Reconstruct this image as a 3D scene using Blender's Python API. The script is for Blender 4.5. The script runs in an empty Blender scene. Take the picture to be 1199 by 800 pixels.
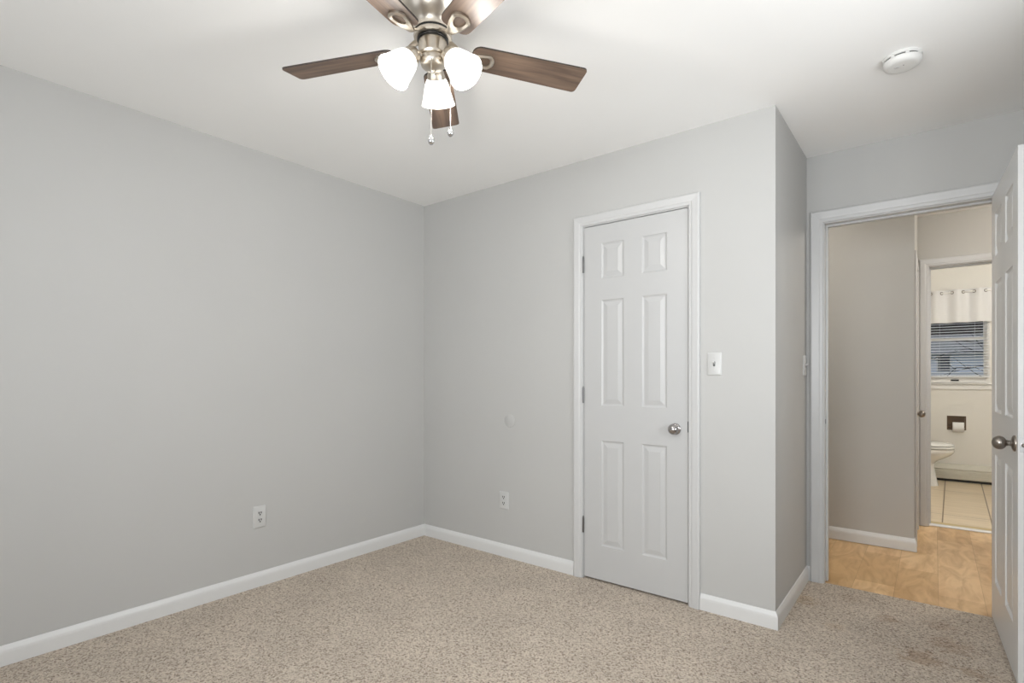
import bpy, bmesh, math, random
from mathutils import Matrix, Vector
random.seed(4)
S = bpy.context.scene
COL = S.collection
PI = math.pi

# ------------------------------------------------------------------ camera, sky, added fill lamps, exposure
cam_d = bpy.data.cameras.new('camera'); cam = bpy.data.objects.new('camera', cam_d); COL.objects.link(cam)
cam.location = (2.973, -2.712, 1.175)
cam.rotation_euler = (PI/2, 0, 0.66875)
cam_d.sensor_fit = 'HORIZONTAL'; cam_d.sensor_width = 36.0
cam_d.lens = 36.0*625.8/1199.0
cam_d.shift_y = 41.09/1199.0
cam_d.clip_start = 0.02; cam_d.clip_end = 300
S.camera = cam

S.view_settings.view_transform = 'Standard'
S.view_settings.look = 'None'
S.view_settings.gamma = 1.0
S.view_settings.use_curve_mapping = False
S.view_settings.exposure = 0.0

W = bpy.data.worlds.new('sky'); S.world = W; W.use_nodes = True
wn = W.node_tree.nodes; wl = W.node_tree.links
wn.clear()
wo = wn.new('ShaderNodeOutputWorld'); wb = wn.new('ShaderNodeBackground')
wb.inputs['Color'].default_value = (0.80, 0.88, 1.0, 1); wb.inputs['Strength'].default_value = 0.75
wl.new(wb.outputs[0], wo.inputs[0])

FILL_RGB = (0.95, 0.98, 1.0)
P_A, P_B, P_C = 6.5, 74, 54      # fill lamps outside the added windows, watts
BULB_W, SHADE_E, HALL_W, HALL2_W, BATH_W = 6.5, 2.0, 13.5, 30.0, 41.0        # fan lamps, then the added hall and bathroom lamps
def area(name, loc, rot, sx, sy, power, color):
    d = bpy.data.lights.new(name, 'AREA'); d.shape = 'RECTANGLE'; d.size = sx; d.size_y = sy
    d.energy = power; d.color = color
    o = bpy.data.objects.new(name, d); o.location = loc; o.rotation_euler = rot; COL.objects.link(o); return o
# fill lamps added outside three unseen windows, standing in for daylight
area('fill_rear_left', (1.10, -3.72, 1.50), (PI/2, 0, 0), 1.25, 1.35, P_A, FILL_RGB)
area('fill_rear_right', (2.60, -3.72, 1.50), (PI/2, 0, 0), 1.55, 1.35, P_B, FILL_RGB)
area('fill_side', (3.95, -1.00, 1.30), (math.radians(118), 0, PI/2), 1.7, 1.7, P_C, FILL_RGB)

def point(name, loc, power, color, r=0.03):
    d = bpy.data.lights.new(name, 'POINT'); d.energy = power; d.color = color; d.shadow_soft_size = r
    o = bpy.data.objects.new(name, d); o.location = loc; COL.objects.link(o); return o

# ------------------------------------------------------------------ materials
def newmat(name):
    m = bpy.data.materials.new(name); m.use_nodes = True
    nt = m.node_tree; return m, nt, nt.nodes['Principled BSDF']
def bump(nt, b, scale, strength, dist=0.002, detail=4):
    tc = nt.nodes.new('ShaderNodeTexCoord'); n = nt.nodes.new('ShaderNodeTexNoise')
    n.inputs['Scale'].default_value = scale; n.inputs['Detail'].default_value = detail
    bp = nt.nodes.new('ShaderNodeBump'); bp.inputs['Strength'].default_value = strength; bp.inputs['Distance'].default_value = dist
    nt.links.new(tc.outputs['Object'], n.inputs['Vector']); nt.links.new(n.outputs['Fac'], bp.inputs['Height'])
    nt.links.new(bp.outputs[0], b.inputs['Normal'])
def mat(name, col, rough=0.5, metal=0.0, bs=None, var=0.0, vscale=3.0, spec=None, coat=0):
    m, nt, b = newmat(name)
    b.inputs['Base Color'].default_value = (*col, 1); b.inputs['Roughness'].default_value = rough
    b.inputs['Metallic'].default_value = metal
    if spec is not None: b.inputs['Specular IOR Level'].default_value = spec
    if coat: b.inputs['Coat Weight'].default_value = coat
    if var:
        tc = nt.nodes.new('ShaderNodeTexCoord'); n = nt.nodes.new('ShaderNodeTexNoise'); n.inputs['Scale'].default_value = vscale
        n.inputs['Detail'].default_value = 5
        r = nt.nodes.new('ShaderNodeValToRGB')
        r.color_ramp.elements[0].position = .3; r.color_ramp.elements[1].position = .7
        r.color_ramp.elements[0].color = (*[c*(1-var) for c in col], 1); r.color_ramp.elements[1].color = (*[min(1, c*(1+var)) for c in col], 1)
        nt.links.new(tc.outputs['Object'], n.inputs['Vector']); nt.links.new(n.outputs['Fac'], r.inputs[0]); nt.links.new(r.outputs[0], b.inputs['Base Color'])
    if bs: bump(nt, b, *bs)
    return m

M = {}
M['wall'] = mat('wall_paint', (0.495, 0.492, 0.480), 0.65, var=0.012, vscale=2.0, bs=(220, .08, .001))
M['ceil'] = mat('ceiling_paint', (0.92, 0.916, 0.902), 0.75, var=0.01, vscale=2.0, bs=(180, .08, .001))
M['hallwall'] = mat('wall_paint_warm_lit', (0.502, 0.492, 0.466), 0.65, var=0.012, vscale=2.0, bs=(220, .08, .001))  # same paint as the bedroom, warm hall light tinted into the colour
M['bathwall'] = mat('bath_wall_paint', (0.78, 0.75, 0.685), 0.5, var=0.01)
M['trim'] = mat('white_trim_gloss', (0.565, 0.565, 0.562), 0.32, var=0.008, vscale=5)
M['door'] = mat('white_door_paint', (0.515, 0.515, 0.512), 0.34, bs=(90, .05, .001))
M['base'] = mat('white_baseboard_lifted', (0.70, 0.70, 0.695), 0.32, var=0.008, vscale=5)  # trim white made lighter in place of light missing near the floor
M['odoor'] = mat('white_door_paint_lifted', (0.68, 0.68, 0.675), 0.34, bs=(90, .05, .001))  # same door paint, lightened where too little light reaches the open door
M['plate'] = mat('white_plastic', (0.57, 0.57, 0.56), 0.3)
M['detector'] = mat('detector_plastic', (0.72, 0.715, 0.695), 0.45)
M['dark'] = mat('dark_slot', (0.03, 0.03, 0.03), 0.6)
M['greyslot'] = mat('grey_slot', (0.10, 0.10, 0.10), 0.5)
M['nickel'] = mat('brushed_nickel', (0.60, 0.545, 0.47), 0.33, 1.0)
M['steel'] = mat('satin_steel', (0.52, 0.52, 0.52), 0.35, 1.0)
M['hinge'] = mat('dull_hinge_steel', (0.22, 0.22, 0.22), 0.4, 1.0)
M['pewter'] = mat('aged_pewter', (0.30, 0.27, 0.24), 0.28, 1.0)
M['knob'] = mat('satin_knob', (0.42, 0.40, 0.395), 0.14, 1.0)
M['blackband'] = mat('black_band', (0.02, 0.02, 0.02), 0.4)
M['porcelain'] = mat('porcelain', (0.86, 0.85, 0.82), 0.08, coat=.5)
M['seat'] = mat('toilet_seat', (0.87, 0.86, 0.83), 0.2)
M['bronze'] = mat('bronze_recess', (0.14, 0.095, 0.06), 0.35, 0.7)
M['paper'] = mat('paper', (0.86, 0.84, 0.81), 0.9, bs=(300, .2, .001))
M['heater'] = mat('heater_enamel', (0.60, 0.57, 0.48), 0.45, var=.02, vscale=6)
M['fabric'] = mat('valance_fabric', (0.80, 0.785, 0.77), 0.9, bs=(400, .15, .001))
M['vinyl'] = mat('window_vinyl', (0.82, 0.80, 0.76), 0.35)
M['slat'] = mat('blind_slat', (0.82, 0.82, 0.82), 0.4)
M['threshold'] = mat('threshold_strip', (0.78, 0.77, 0.76), 0.25)
M['brass'] = mat('oak_edge', (0.50, 0.38, 0.17), 0.4, 0.0)
M['siding'] = None
M['bark'] = mat('bark', (0.055, 0.05, 0.045), 0.9)
M['roofgrey'] = mat('grey_shingle', (0.27, 0.275, 0.285), 0.9, var=.25, vscale=9)
M['roofbrown'] = mat('brown_shingle', (0.055, 0.047, 0.042), 0.9, var=.3, vscale=6)
M['winglass_far'] = mat('far_window_glass', (0.10, 0.11, 0.13), 0.15)
M['white_ext'] = mat('white_exterior_trim', (0.62, 0.64, 0.67), 0.6)
M['grass'] = mat('grass_ground', (0.18, 0.19, 0.12), 0.95, var=.3, vscale=4)
M['chain'] = mat('chain_nickel', (0.62, 0.60, 0.56), 0.35, 1.0)
M['crystal'] = mat('fob_acrylic', (0.55, 0.55, 0.55), 0.10, 0.9)

def glass(name):
    m, nt, b = newmat(name)
    nt.nodes.remove(b)
    out = nt.nodes['Material Output']
    tr = nt.nodes.new('ShaderNodeBsdfTransparent'); gl = nt.nodes.new('ShaderNodeBsdfGlossy'); gl.inputs['Roughness'].default_value = 0.25
    fr = nt.nodes.new('ShaderNodeFresnel'); fr.inputs['IOR'].default_value = 1.45
    mx = nt.nodes.new('ShaderNodeMixShader')
    ml = nt.nodes.new('ShaderNodeMath'); ml.operation = 'MULTIPLY'; ml.inputs[1].default_value = .08     # coated, hardly reflecting pane
    nt.links.new(fr.outputs[0], ml.inputs[0]); nt.links.new(ml.outputs[0], mx.inputs[0]); nt.links.new(tr.outputs[0], mx.inputs[1]); nt.links.new(gl.outputs[0], mx.inputs[2])
    nt.links.new(mx.outputs[0], out.inputs[0]); return m
M['glass'] = glass('window_glass')

def glow(name, base, color, strength):
    m, nt, b = newmat(name)
    b.inputs['Base Color'].default_value = (*base, 1); b.inputs['Roughness'].default_value = 0.35
    b.inputs['Emission Color'].default_value = (*color, 1); b.inputs['Emission Strength'].default_value = strength
    return m
M['shade'] = glow('lit_frosted_glass', (0.85, 0.85, 0.83), (1.0, 0.97, 0.92), SHADE_E)
M['bulb'] = glow('lit_bulb', (0.9, 0.9, 0.9), (1.0, 0.96, 0.9), 12.0)
M['dome'] = glow('fill_lamp_dome', (0.85, 0.85, 0.83), (1.0, 0.90, 0.76), 3.0)  # glow of the added hall and bathroom lamps

def carpet():
    m, nt, b = newmat('beige_carpet'); N = nt.nodes.new; L = nt.links.new
    b.inputs['Roughness'].default_value = 1.0; b.inputs['Specular IOR Level'].default_value = 0.05
    b.inputs['Sheen Weight'].default_value = 0.15
    tc = N('ShaderNodeTexCoord')
    v = N('ShaderNodeTexVoronoi'); v.inputs['Scale'].default_value = 170
    n1 = N('ShaderNodeTexNoise'); n1.inputs['Scale'].default_value = 85; n1.inputs['Detail'].default_value = 4; n1.inputs['Roughness'].default_value = .95
    n2 = N('ShaderNodeTexNoise'); n2.inputs['Scale'].default_value = 3.2; n2.inputs['Detail'].default_value = 4
    for n in (v, n1, n2): L(tc.outputs['Object'], n.inputs['Vector'])
    r1 = N('ShaderNodeValToRGB'); e = r1.color_ramp.elements
    e[0].position = .32; e[0].color = (0.19, 0.132, 0.092, 1); e[1].position = .60; e[1].color = (0.73, 0.635, 0.525, 1)
    k = e.new(.42); k.color = (0.50, 0.41, 0.325, 1)
    sp = N('ShaderNodeSeparateColor'); L(v.outputs['Color'], sp.inputs[0])
    cb = N('ShaderNodeMath'); cb.operation = 'MULTIPLY_ADD'; cb.inputs[1].default_value = .30; L(sp.outputs[0], cb.inputs[0])
    cc = N('ShaderNodeMath'); cc.operation = 'MULTIPLY_ADD'; cc.inputs[1].default_value = .7; cc.inputs[2].default_value = 0; L(n1.outputs['Fac'], cc.inputs[0])
    L(cc.outputs[0], cb.inputs[2]); L(cb.outputs[0], r1.inputs[0])
    r2 = N('ShaderNodeValToRGB'); e = r2.color_ramp.elements
    e[0].position = .35; e[0].color = (.93, .93, .93, 1); e[1].position = .65; e[1].color = (1.04, 1.04, 1.04, 1)
    L(n2.outputs['Fac'], r2.inputs[0])
    mx = N('ShaderNodeMix'); mx.data_type = 'RGBA'; mx.blend_type = 'MULTIPLY'; mx.inputs[0].default_value = 1
    L(r1.outputs[0], mx.inputs[6]); L(r2.outputs[0], mx.inputs[7])
    # worn stains in front of the doorway, each with a ragged shape of its own
    col = mx.outputs[2]
    nd = N('ShaderNodeTexNoise'); nd.inputs['Scale'].default_value = 26; nd.inputs['Detail'].default_value = 5
    L(tc.outputs['Object'], nd.inputs['Vector'])
    for (px, py, rad, c, amt) in STAINS:
        sub = N('ShaderNodeVectorMath'); sub.operation = 'DISTANCE'; sub.inputs[1].default_value = (px, py, 0)
        L(tc.outputs['Object'], sub.inputs[0])
        ad = N('ShaderNodeMath'); ad.operation = 'MULTIPLY_ADD'; ad.inputs[1].default_value = rad*2.6; ad.inputs[2].default_value = -rad*1.3
        L(nd.outputs['Fac'], ad.inputs[0])
        sm = N('ShaderNodeMath'); sm.operation = 'ADD'; L(sub.outputs['Value'], sm.inputs[0]); L(ad.outputs[0], sm.inputs[1])
        mr = N('ShaderNodeMapRange'); mr.inputs[1].default_value = rad; mr.inputs[2].default_value = rad*.35; mr.inputs[3].default_value = 0; mr.inputs[4].default_value = amt
        L(sm.outputs[0], mr.inputs[0])
        m2 = N('ShaderNodeMix'); m2.data_type = 'RGBA'; m2.blend_type = 'MULTIPLY'; L(mr.outputs[0], m2.inputs[0])
        L(col, m2.inputs[6]); m2.inputs[7].default_value = (*c, 1); col = m2.outputs[2]
    L(col, b.inputs['Base Color'])
    ad = N('ShaderNodeMath'); ad.operation = 'ADD'; L(n1.outputs['Fac'], ad.inputs[0]); L(v.outputs['Distance'], ad.inputs[1])
    bp = N('ShaderNodeBump'); bp.inputs['Strength'].default_value = .9; bp.inputs['Distance'].default_value = .006
    L(ad.outputs[0], bp.inputs['Height']); L(bp.outputs[0], b.inputs['Normal'])
    return m
STAINS = [(2.93, 0.10, .10, (.66, .52, .40), .6), (3.03, 0.30, .10, (.72, .60, .50), .5), (2.80, 0.45, .05, (.70, .56, .46), .6),
          (2.62, 0.62, .07, (.80, .74, .68), .5), (3.0, 0.52, .07, (.74, .62, .54), .5), (2.43, 0.45, .09, (.80, .68, .50), .5),
          (3.10, 0.08, .06, (.70, .58, .46), .6), (2.60, 0.20, .05, (.85, .75, .62), .4)]
M['carpet'] = carpet()

def laminate():
    m, nt, b = newmat('maple_laminate'); N = nt.nodes.new; L = nt.links.new
    b.inputs['Roughness'].default_value = 0.38
    tc = N('ShaderNodeTexCoord'); mp = N('ShaderNodeMapping'); mp.inputs['Rotation'].default_value = (0, 0, PI/2); mp.inputs['Location'].default_value = (.12, .05, 0)
    L(tc.outputs['Object'], mp.inputs['Vector'])
    br = N('ShaderNodeTexBrick'); br.inputs['Scale'].default_value = 1; br.inputs['Brick Width'].default_value = 0.62; br.inputs['Row Height'].default_value = .19
    br.inputs['Mortar Size'].default_value = .0012; br.inputs['Bias'].default_value = 0
    br.inputs['Color1'].default_value = (.56, .36, .17, 1); br.inputs['Color2'].default_value = (.74, .52, .285, 1); br.inputs['Mortar'].default_value = (.46, .29, .135, 1)
    br.offset = .37
    L(mp.outputs[0], br.inputs['Vector'])
    m2 = N('ShaderNodeMapping'); m2.inputs['Scale'].default_value = (7, 2.0, 1); L(tc.outputs['Object'], m2.inputs['Vector'])
    n = N('ShaderNodeTexNoise'); n.inputs['Scale'].default_value = 1.6; n.inputs['Detail'].default_value = 6; n.inputs['Distortion'].default_value = 1.6
    L(m2.outputs[0], n.inputs['Vector'])
    r = N('ShaderNodeValToRGB'); e = r.color_ramp.elements; e[0].position = .33; e[0].color = (.78, .70, .60, 1); e[1].position = .62; e[1].color = (1.06, 1.06, 1.06, 1)
    L(n.outputs['Fac'], r.inputs[0])
    mx = N('ShaderNodeMix'); mx.data_type = 'RGBA'; mx.blend_type = 'MULTIPLY'; mx.inputs[0].default_value = 1
    L(br.outputs['Color'], mx.inputs[6]); L(r.outputs[0], mx.inputs[7]); L(mx.outputs[2], b.inputs['Base Color'])
    return m
M['laminate'] = laminate()

def tile():
    m, nt, b = newmat('beige_floor_tile'); N = nt.nodes.new; L = nt.links.new
    b.inputs['Roughness'].default_value = 0.35
    tc = N('ShaderNodeTexCoord'); mp = N('ShaderNodeMapping'); mp.inputs['Location'].default_value = (.0295+.055, -3.12-.065, 0); mp.inputs['Rotation'].default_value = (0, 0, .0205)
    L(tc.outputs['Object'], mp.inputs['Vector'])
    br = N('ShaderNodeTexBrick'); br.inputs['Scale'].default_value = 1; br.inputs['Brick Width'].default_value = .305; br.inputs['Row Height'].default_value = 1.22
    br.inputs['Mortar Size'].default_value = .0045; br.offset = 0.0; br.inputs['Bias'].default_value = 0
    br.inputs['Color1'].default_value = (.66, .54, .38, 1); br.inputs['Color2'].default_value = (.70, .58, .42, 1); br.inputs['Mortar'].default_value = (.17, .11, .05, 1)
    L(mp.outputs[0], br.inputs['Vector'])
    m2 = N('ShaderNodeMapping'); m2.inputs['Scale'].default_value = (1.2, 12, 1); L(tc.outputs['Object'], m2.inputs['Vector'])
    n = N('ShaderNodeTexNoise'); n.inputs['Scale'].default_value = 2.2; n.inputs['Detail'].default_value = 5
    L(m2.outputs[0], n.inputs['Vector'])
    r = N('ShaderNodeValToRGB'); e = r.color_ramp.elements; e[0].position = .3; e[0].color = (.86, .84, .80, 1); e[1].position = .65; e[1].color = (1.05, 1.05, 1.05, 1)
    L(n.outputs['Fac'], r.inputs[0])
    mx = N('ShaderNodeMix'); mx.data_type = 'RGBA'; mx.blend_type = 'MULTIPLY'; mx.inputs[0].default_value = 1
    L(br.outputs['Color'], mx.inputs[6]); L(r.outputs[0], mx.inputs[7]); L(mx.outputs[2], b.inputs['Base Color'])
    return m
M['tile'] = tile()

def walnut():
    m, nt, b = newmat('walnut_blade'); N = nt.nodes.new; L = nt.links.new
    b.inputs['Roughness'].default_value = 0.5
    uv = N('ShaderNodeUVMap')
    mp = N('ShaderNodeMapping'); mp.inputs['Scale'].default_value = (2.0, 26, 1)
    L(uv.outputs[0], mp.inputs['Vector'])
    n = N('ShaderNodeTexNoise'); n.inputs['Scale'].default_value = 1.5; n.inputs['Detail'].default_value = 6; n.inputs['Distortion'].default_value = .6
    L(mp.outputs[0], n.inputs['Vector'])
    r = N('ShaderNodeValToRGB'); e = r.color_ramp.elements; e[0].position = .32; e[0].color = (.070, .046, .034, 1); e[1].position = .68; e[1].color = (.20, .135, .095, 1)
    L(n.outputs['Fac'], r.inputs[0]); L(r.outputs[0], b.inputs['Base Color'])
    return m
M['walnut'] = walnut()
M['bladeedge'] = mat('dark_blade_edge', (0.03, 0.02, 0.015), 0.5)

def siding():
    m, nt, b = newmat('pale_blue_siding'); N = nt.nodes.new; L = nt.links.new
    b.inputs['Roughness'].default_value = 0.7
    tc = N('ShaderNodeTexCoord'); w = N('ShaderNodeTexWave'); w.wave_type = 'BANDS'; w.bands_direction = 'Z'; w.wave_profile = 'SAW'
    w.inputs['Scale'].default_value = 2.2; L(tc.outputs['Object'], w.inputs['Vector'])
    r = N('ShaderNodeValToRGB'); e = r.color_ramp.elements; e[0].position = .05; e[0].color = (.46, .51, .60, 1); e[1].position = .25; e[1].color = (.70, .75, .84, 1)
    L(w.outputs['Color'], r.inputs[0]); L(r.outputs[0], b.inputs['Base Color'])
    return m
M['siding'] = siding()

# ------------------------------------------------------------------ mesh helpers (world coordinates; obj() re-bases on the thing's origin)
ORG = {}
def obj(name, bm, m, parent=None, smooth=False, label=None, bevel=0, origin=(0, 0, 0)):
    if parent is not None: origin = ORG[parent.name]
    bmesh.ops.recalc_face_normals(bm, faces=bm.faces[:])
    bmesh.ops.translate(bm, verts=bm.verts[:], vec=-Vector(origin))
    if smooth:
        for f in bm.faces: f.smooth = True
    me = bpy.data.meshes.new(name); bm.to_mesh(me); bm.free()
    for x in (m if isinstance(m, (list, tuple)) else [m]): me.materials.append(x)
    o = bpy.data.objects.new(name, me); COL.objects.link(o)
    if parent is not None: o.parent = parent
    else: o.location = origin
    ORG[o.name] = tuple(origin)
    if label: o['label'] = label
    if smooth:
        me.set_sharp_from_angle(angle=math.radians(38))
    if bevel:
        md = o.modifiers.new('bevel', 'BEVEL'); md.width = bevel; md.segments = 2; md.limit_method = 'ANGLE'
    return o
def thing(name, loc, label, cat, group=None):
    o = bpy.data.objects.new(name, None); COL.objects.link(o); o.location = loc; o.empty_display_size = .05
    ORG[o.name] = tuple(loc); return tag(o, label, cat, group)
def tag(o, label, cat, group=None, kind=None):
    o['label'] = label; o['category'] = cat
    if group: o['group'] = group
    if kind: o['kind'] = kind
    return o
def struct(name, bm, m, label, cat, bevel=0, smooth=False):
    return tag(obj(name, bm, m, bevel=bevel, smooth=smooth), label, cat, kind='structure')

def box(bm, x0, x1, y0, y1, z0, z1, mi=0):
    vs = [bm.verts.new((x, y, z)) for z in (z0, z1) for y in (y0, y1) for x in (x0, x1)]
    for q in ((0, 1, 3, 2), (4, 6, 7, 5), (0, 4, 5, 1), (1, 5, 7, 3), (3, 7, 6, 2), (2, 6, 4, 0)):
        f = bm.faces.new([vs[i] for i in q]); f.material_index = mi
def bx(*a):
    bm = bmesh.new(); box(bm, *a); return bm
def inside(c, h): return h[0] < c[0] < h[1] and h[2] < c[1] < h[3]
def holed(axis, a0, a1, z0, z1, t0, t1, holes):
    """wall slab along x (axis 0) or y (axis 1) from a0..a1, thickness t0..t1, with rectangular holes (a0,a1,z0,z1)"""
    bm = bmesh.new()
    A = sorted({a0, a1, *[h[0] for h in holes], *[h[1] for h in holes]}); Z = sorted({z0, z1, *[h[2] for h in holes], *[h[3] for h in holes]})
    for i in range(len(A)-1):
        for j in range(len(Z)-1):
            c = ((A[i]+A[i+1])/2, (Z[j]+Z[j+1])/2)
            if any(inside(c, h) for h in holes): continue
            if axis == 0: box(bm, A[i], A[i+1], t0, t1, Z[j], Z[j+1])
            else: box(bm, t0, t1, A[i], A[i+1], Z[j], Z[j+1])
    bmesh.ops.remove_doubles(bm, verts=bm.verts[:], dist=1e-5)
    seen = {}
    for f in bm.faces[:]:                       # drop the faces shared by neighbouring cells
        k = tuple(round(x, 4) for x in f.calc_center_median())
        seen.setdefault(k, []).append(f)
    bmesh.ops.delete(bm, geom=[f for fs in seen.values() if len(fs) > 1 for f in fs], context='FACES_ONLY')
    return bm
def lathe(bm, prof, mat4=None, n=32, mi=0, cap=True):
    mat4 = mat4 or Matrix.Identity(4); rings = []
    for r, h in prof:
        if r < 1e-6: rings.append([bm.verts.new(mat4 @ Vector((0, 0, h)))])
        else: rings.append([bm.verts.new(mat4 @ Vector((r*math.cos(2*PI*i/n), r*math.sin(2*PI*i/n), h))) for i in range(n)])
    for a, b in zip(rings, rings[1:]):
        for i in range(n):
            j = (i+1) % n
            if len(a) == 1 and len(b) == 1: continue
            if len(a) == 1: f = bm.faces.new((a[0], b[j], b[i]))
            elif len(b) == 1: f = bm.faces.new((a[i], a[j], b[0]))
            else: f = bm.faces.new((a[i], a[j], b[j], b[i]))
            f.material_index = mi
    if cap:
        for rg in (rings[0], rings[-1]):
            if len(rg) > 1: bm.faces.new(rg).material_index = mi
    return bm
def frame(o, z):
    z = Vector(z).normalized(); x = Vector((0, 0, 1)).cross(z)
    if x.length < 1e-4: x = Vector((1, 0, 0))
    x.normalize(); y = z.cross(x)
    return Matrix(((x.x, y.x, z.x, o[0]), (x.y, y.y, z.y, o[1]), (x.z, y.z, z.z, o[2]), (0, 0, 0, 1)))
def tube(bm, pts, rad, n=10, mi=0, cap=True):
    P = [Vector(p) for p in pts]; rs = rad if isinstance(rad, (list, tuple)) else [rad]*len(P); rings = []
    up = Vector((0.13, 0.27, 1)).normalized()
    for i, p in enumerate(P):
        t = (P[min(i+1, len(P)-1)]-P[max(i-1, 0)]).normalized()
        x = up.cross(t)
        if x.length < .05: x = Vector((1, 0, 0)).cross(t)
        x.normalize(); y = t.cross(x)
        rings.append([bm.verts.new(p+(x*math.cos(2*PI*k/n)+y*math.sin(2*PI*k/n))*rs[i]) for k in range(n)])
    for a, b in zip(rings, rings[1:]):
        for k in range(n):
            j = (k+1) % n; bm.faces.new((a[k], a[j], b[j], b[k])).material_index = mi
    if cap:
        bm.faces.new(rings[0][::-1]).material_index = mi; bm.faces.new(rings[-1]).material_index = mi
def sweep(bm, path, prof, n, flip=1):
    """mitred sweep of profile (u = sideways in the plane, d = along n) along an open polyline in a plane with normal n"""
    n = Vector(n); P = [Vector(p) for p in path]; rings = []
    for i, p in enumerate(P):
        def side(a, b): return (n.cross((b-a).normalized()))*flip
        if i == 0: s = side(P[0], P[1])
        elif i == len(P)-1: s = side(P[-2], P[-1])
        else:
            s1 = side(P[i-1], p); s2 = side(p, P[i+1]); s = (s1+s2); s = s/(s.dot(s1))
        rings.append([bm.verts.new(p+s*u+n*d) for u, d in prof])
    k = len(prof)
    for a, b in zip(rings, rings[1:]):
        for i in range(k):
            j = (i+1) % k; bm.faces.new((a[i], a[j], b[j], b[i]))
    bm.faces.new(rings[0]); bm.faces.new(rings[-1][::-1])
def prism(bm, outline, z0, z1, mi=0, xf=None):
    xf = xf or Matrix.Identity(4)
    a = [bm.verts.new(xf @ Vector((x, y, z0))) for x, y in outline]; b = [bm.verts.new(xf @ Vector((x, y, z1))) for x, y in outline]
    k = len(outline)
    fs = [bm.faces.new(a[::-1]), bm.faces.new(b)]
    fs += [bm.faces.new((a[i], a[(i+1) % k], b[(i+1) % k], b[i])) for i in range(k)]
    for f in fs: f.material_index = mi
    return fs

# ------------------------------------------------------------------ room dimensions
H = 2.44; XR = 3.45; YR = -3.45; XC = 2.393; YD = .773; YD2 = .888; YH = 1.780; XS = 2.868; YB = 2.612; YB2 = 2.725; YE = 5.05
T = .11

# floors and ceilings
struct('floor', bx(-T, XR+T, YR-T, .785, -.10, 0), M['carpet'], 'beige speckled cut-pile carpet covering the bedroom floor, stained near the doorway', 'floor')
struct('floor', bx(1.2, 5.0, .785, 2.662, -.10, -.003), M['laminate'], 'honey maple laminate plank floor of the hall beyond the doorway', 'floor')
struct('floor', bx(2.2, 4.6, 2.70, 5.2, -.10, .006), M['tile'], 'beige streaked tile floor with dark grout in the bathroom', 'floor')
struct('ceiling', bx(-T, XR+T, YR-T, YD, H, H+.12), M['ceil'], 'smooth white bedroom ceiling carrying the fan', 'ceiling')
struct('ceiling', bx(1.2, 5.0, YD, YB, H, H+.12), M['ceil'], 'white ceiling of the hall beyond the doorway', 'ceiling')
struct('ceiling', bx(2.2, 4.6, YB2, 5.2, 2.62, 2.74), M['ceil'], 'white ceiling of the bathroom', 'ceiling')

# walls
struct('wall_left', bx(-T, 0, YR-T, YD2, 0, H), M['wall'], 'long plain light grey wall on the left of the bedroom', 'wall')
CX0, CX1, CZ = 1.364, 1.983, 2.046          # closet door opening
DX0, DX1, DZ = 2.483, 3.236, 2.045          # bedroom doorway
BX0, BX1, BZ = 2.941, 3.62, 2.035           # bathroom doorway
struct('wall_back', holed(0, 0, XC, 0, H, 0, T, [(CX0-.02, CX1+.02, 0, CZ+.02)]), M['wall'], 'light grey wall around the white closet door', 'wall')
struct('wall_closet_side', bx(XC-T, XC, T, YD, 0, H), M['wall'], 'narrow grey return wall between the closet front and the doorway', 'wall')
struct('wall_doorway', holed(0, 0, XR+T, 0, H, YD, YD2, [(DX0-.02, DX1+.02, 0, DZ+.02)]), M['wall'], 'grey wall above and around the open bedroom doorway', 'wall')
struct('wall_right', holed(1, YR-T, YD, 0, H, XR, XR+T, [(-1.55, -.45, .88, 2.12)]), M['wall'], 'grey wall on the right behind the open door', 'wall')
struct('wall_rear', holed(0, 0, XR, 0, H, YR-T, YR, [(.50, 1.70, .88, 2.12), (1.85, 3.35, .88, 2.12)]), M['wall'], 'grey wall with two added windows behind the viewer', 'wall')
struct('wall_hall_far', bx(1.2, XS, YH, YH+T, 0, H), M['hallwall'], 'beige-grey hall wall seen straight through the doorway', 'wall')
DHX = (1.886, 2.50)
struct('wall_hall_side', holed(1, YH+T, YB, 0, H, XS-T, XS, [(DHX[0]-.02, DHX[1]+.02, 0, 2.06)]), M['hallwall'], 'short hall return wall with a door, just left of the bathroom doorway', 'wall')
struct('wall_hall_left', bx(1.09, 1.2, YD2, YH+T, 0, H), M['hallwall'], 'wall closing the left end of the hall', 'wall')
struct('wall_hall_right', bx(5.0, 5.11, YD2, YB2, 0, H), M['hallwall'], 'wall closing the right end of the hall', 'wall')
struct('wall_hall_near', bx(XR+T, 5.0, YD, YD2, 0, H), M['hallwall'], 'hall side wall right of the bedroom', 'wall')
struct('wall_bathroom_front', holed(0, XS-T, 5.0, 0, 2.62, YB, YB2, [(BX0-.02, BX1+.02, 0, BZ+.02)]), [M['hallwall']], 'beige-grey wall framing the bathroom doorway', 'wall')
WX0, WX1, WZ0, WZ1 = 2.50, 3.449, 1.10, 2.06    # bathroom window opening
TX0, TX1, TZ0, TZ1 = 3.092, 3.241, .586, .727   # paper holder recess
struct('wall_bathroom_far', holed(0, 2.2, 4.6, 0, 2.62, YE, YE+.15, [(WX0, WX1, WZ0, WZ1), (TX0, TX1, TZ0, TZ1)]), M['bathwall'], 'cream bathroom wall under and around the window', 'wall')
struct('wall_bathroom_left', bx(2.2, 2.31, YB2, YE, 0, 2.62), M['bathwall'], 'cream bathroom wall behind the toilet tank', 'wall')
struct('wall_bathroom_right', bx(4.49, 4.6, YB2, YE, 0, 2.62), M['bathwall'], 'cream bathroom wall on the right, out of sight', 'wall')

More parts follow.
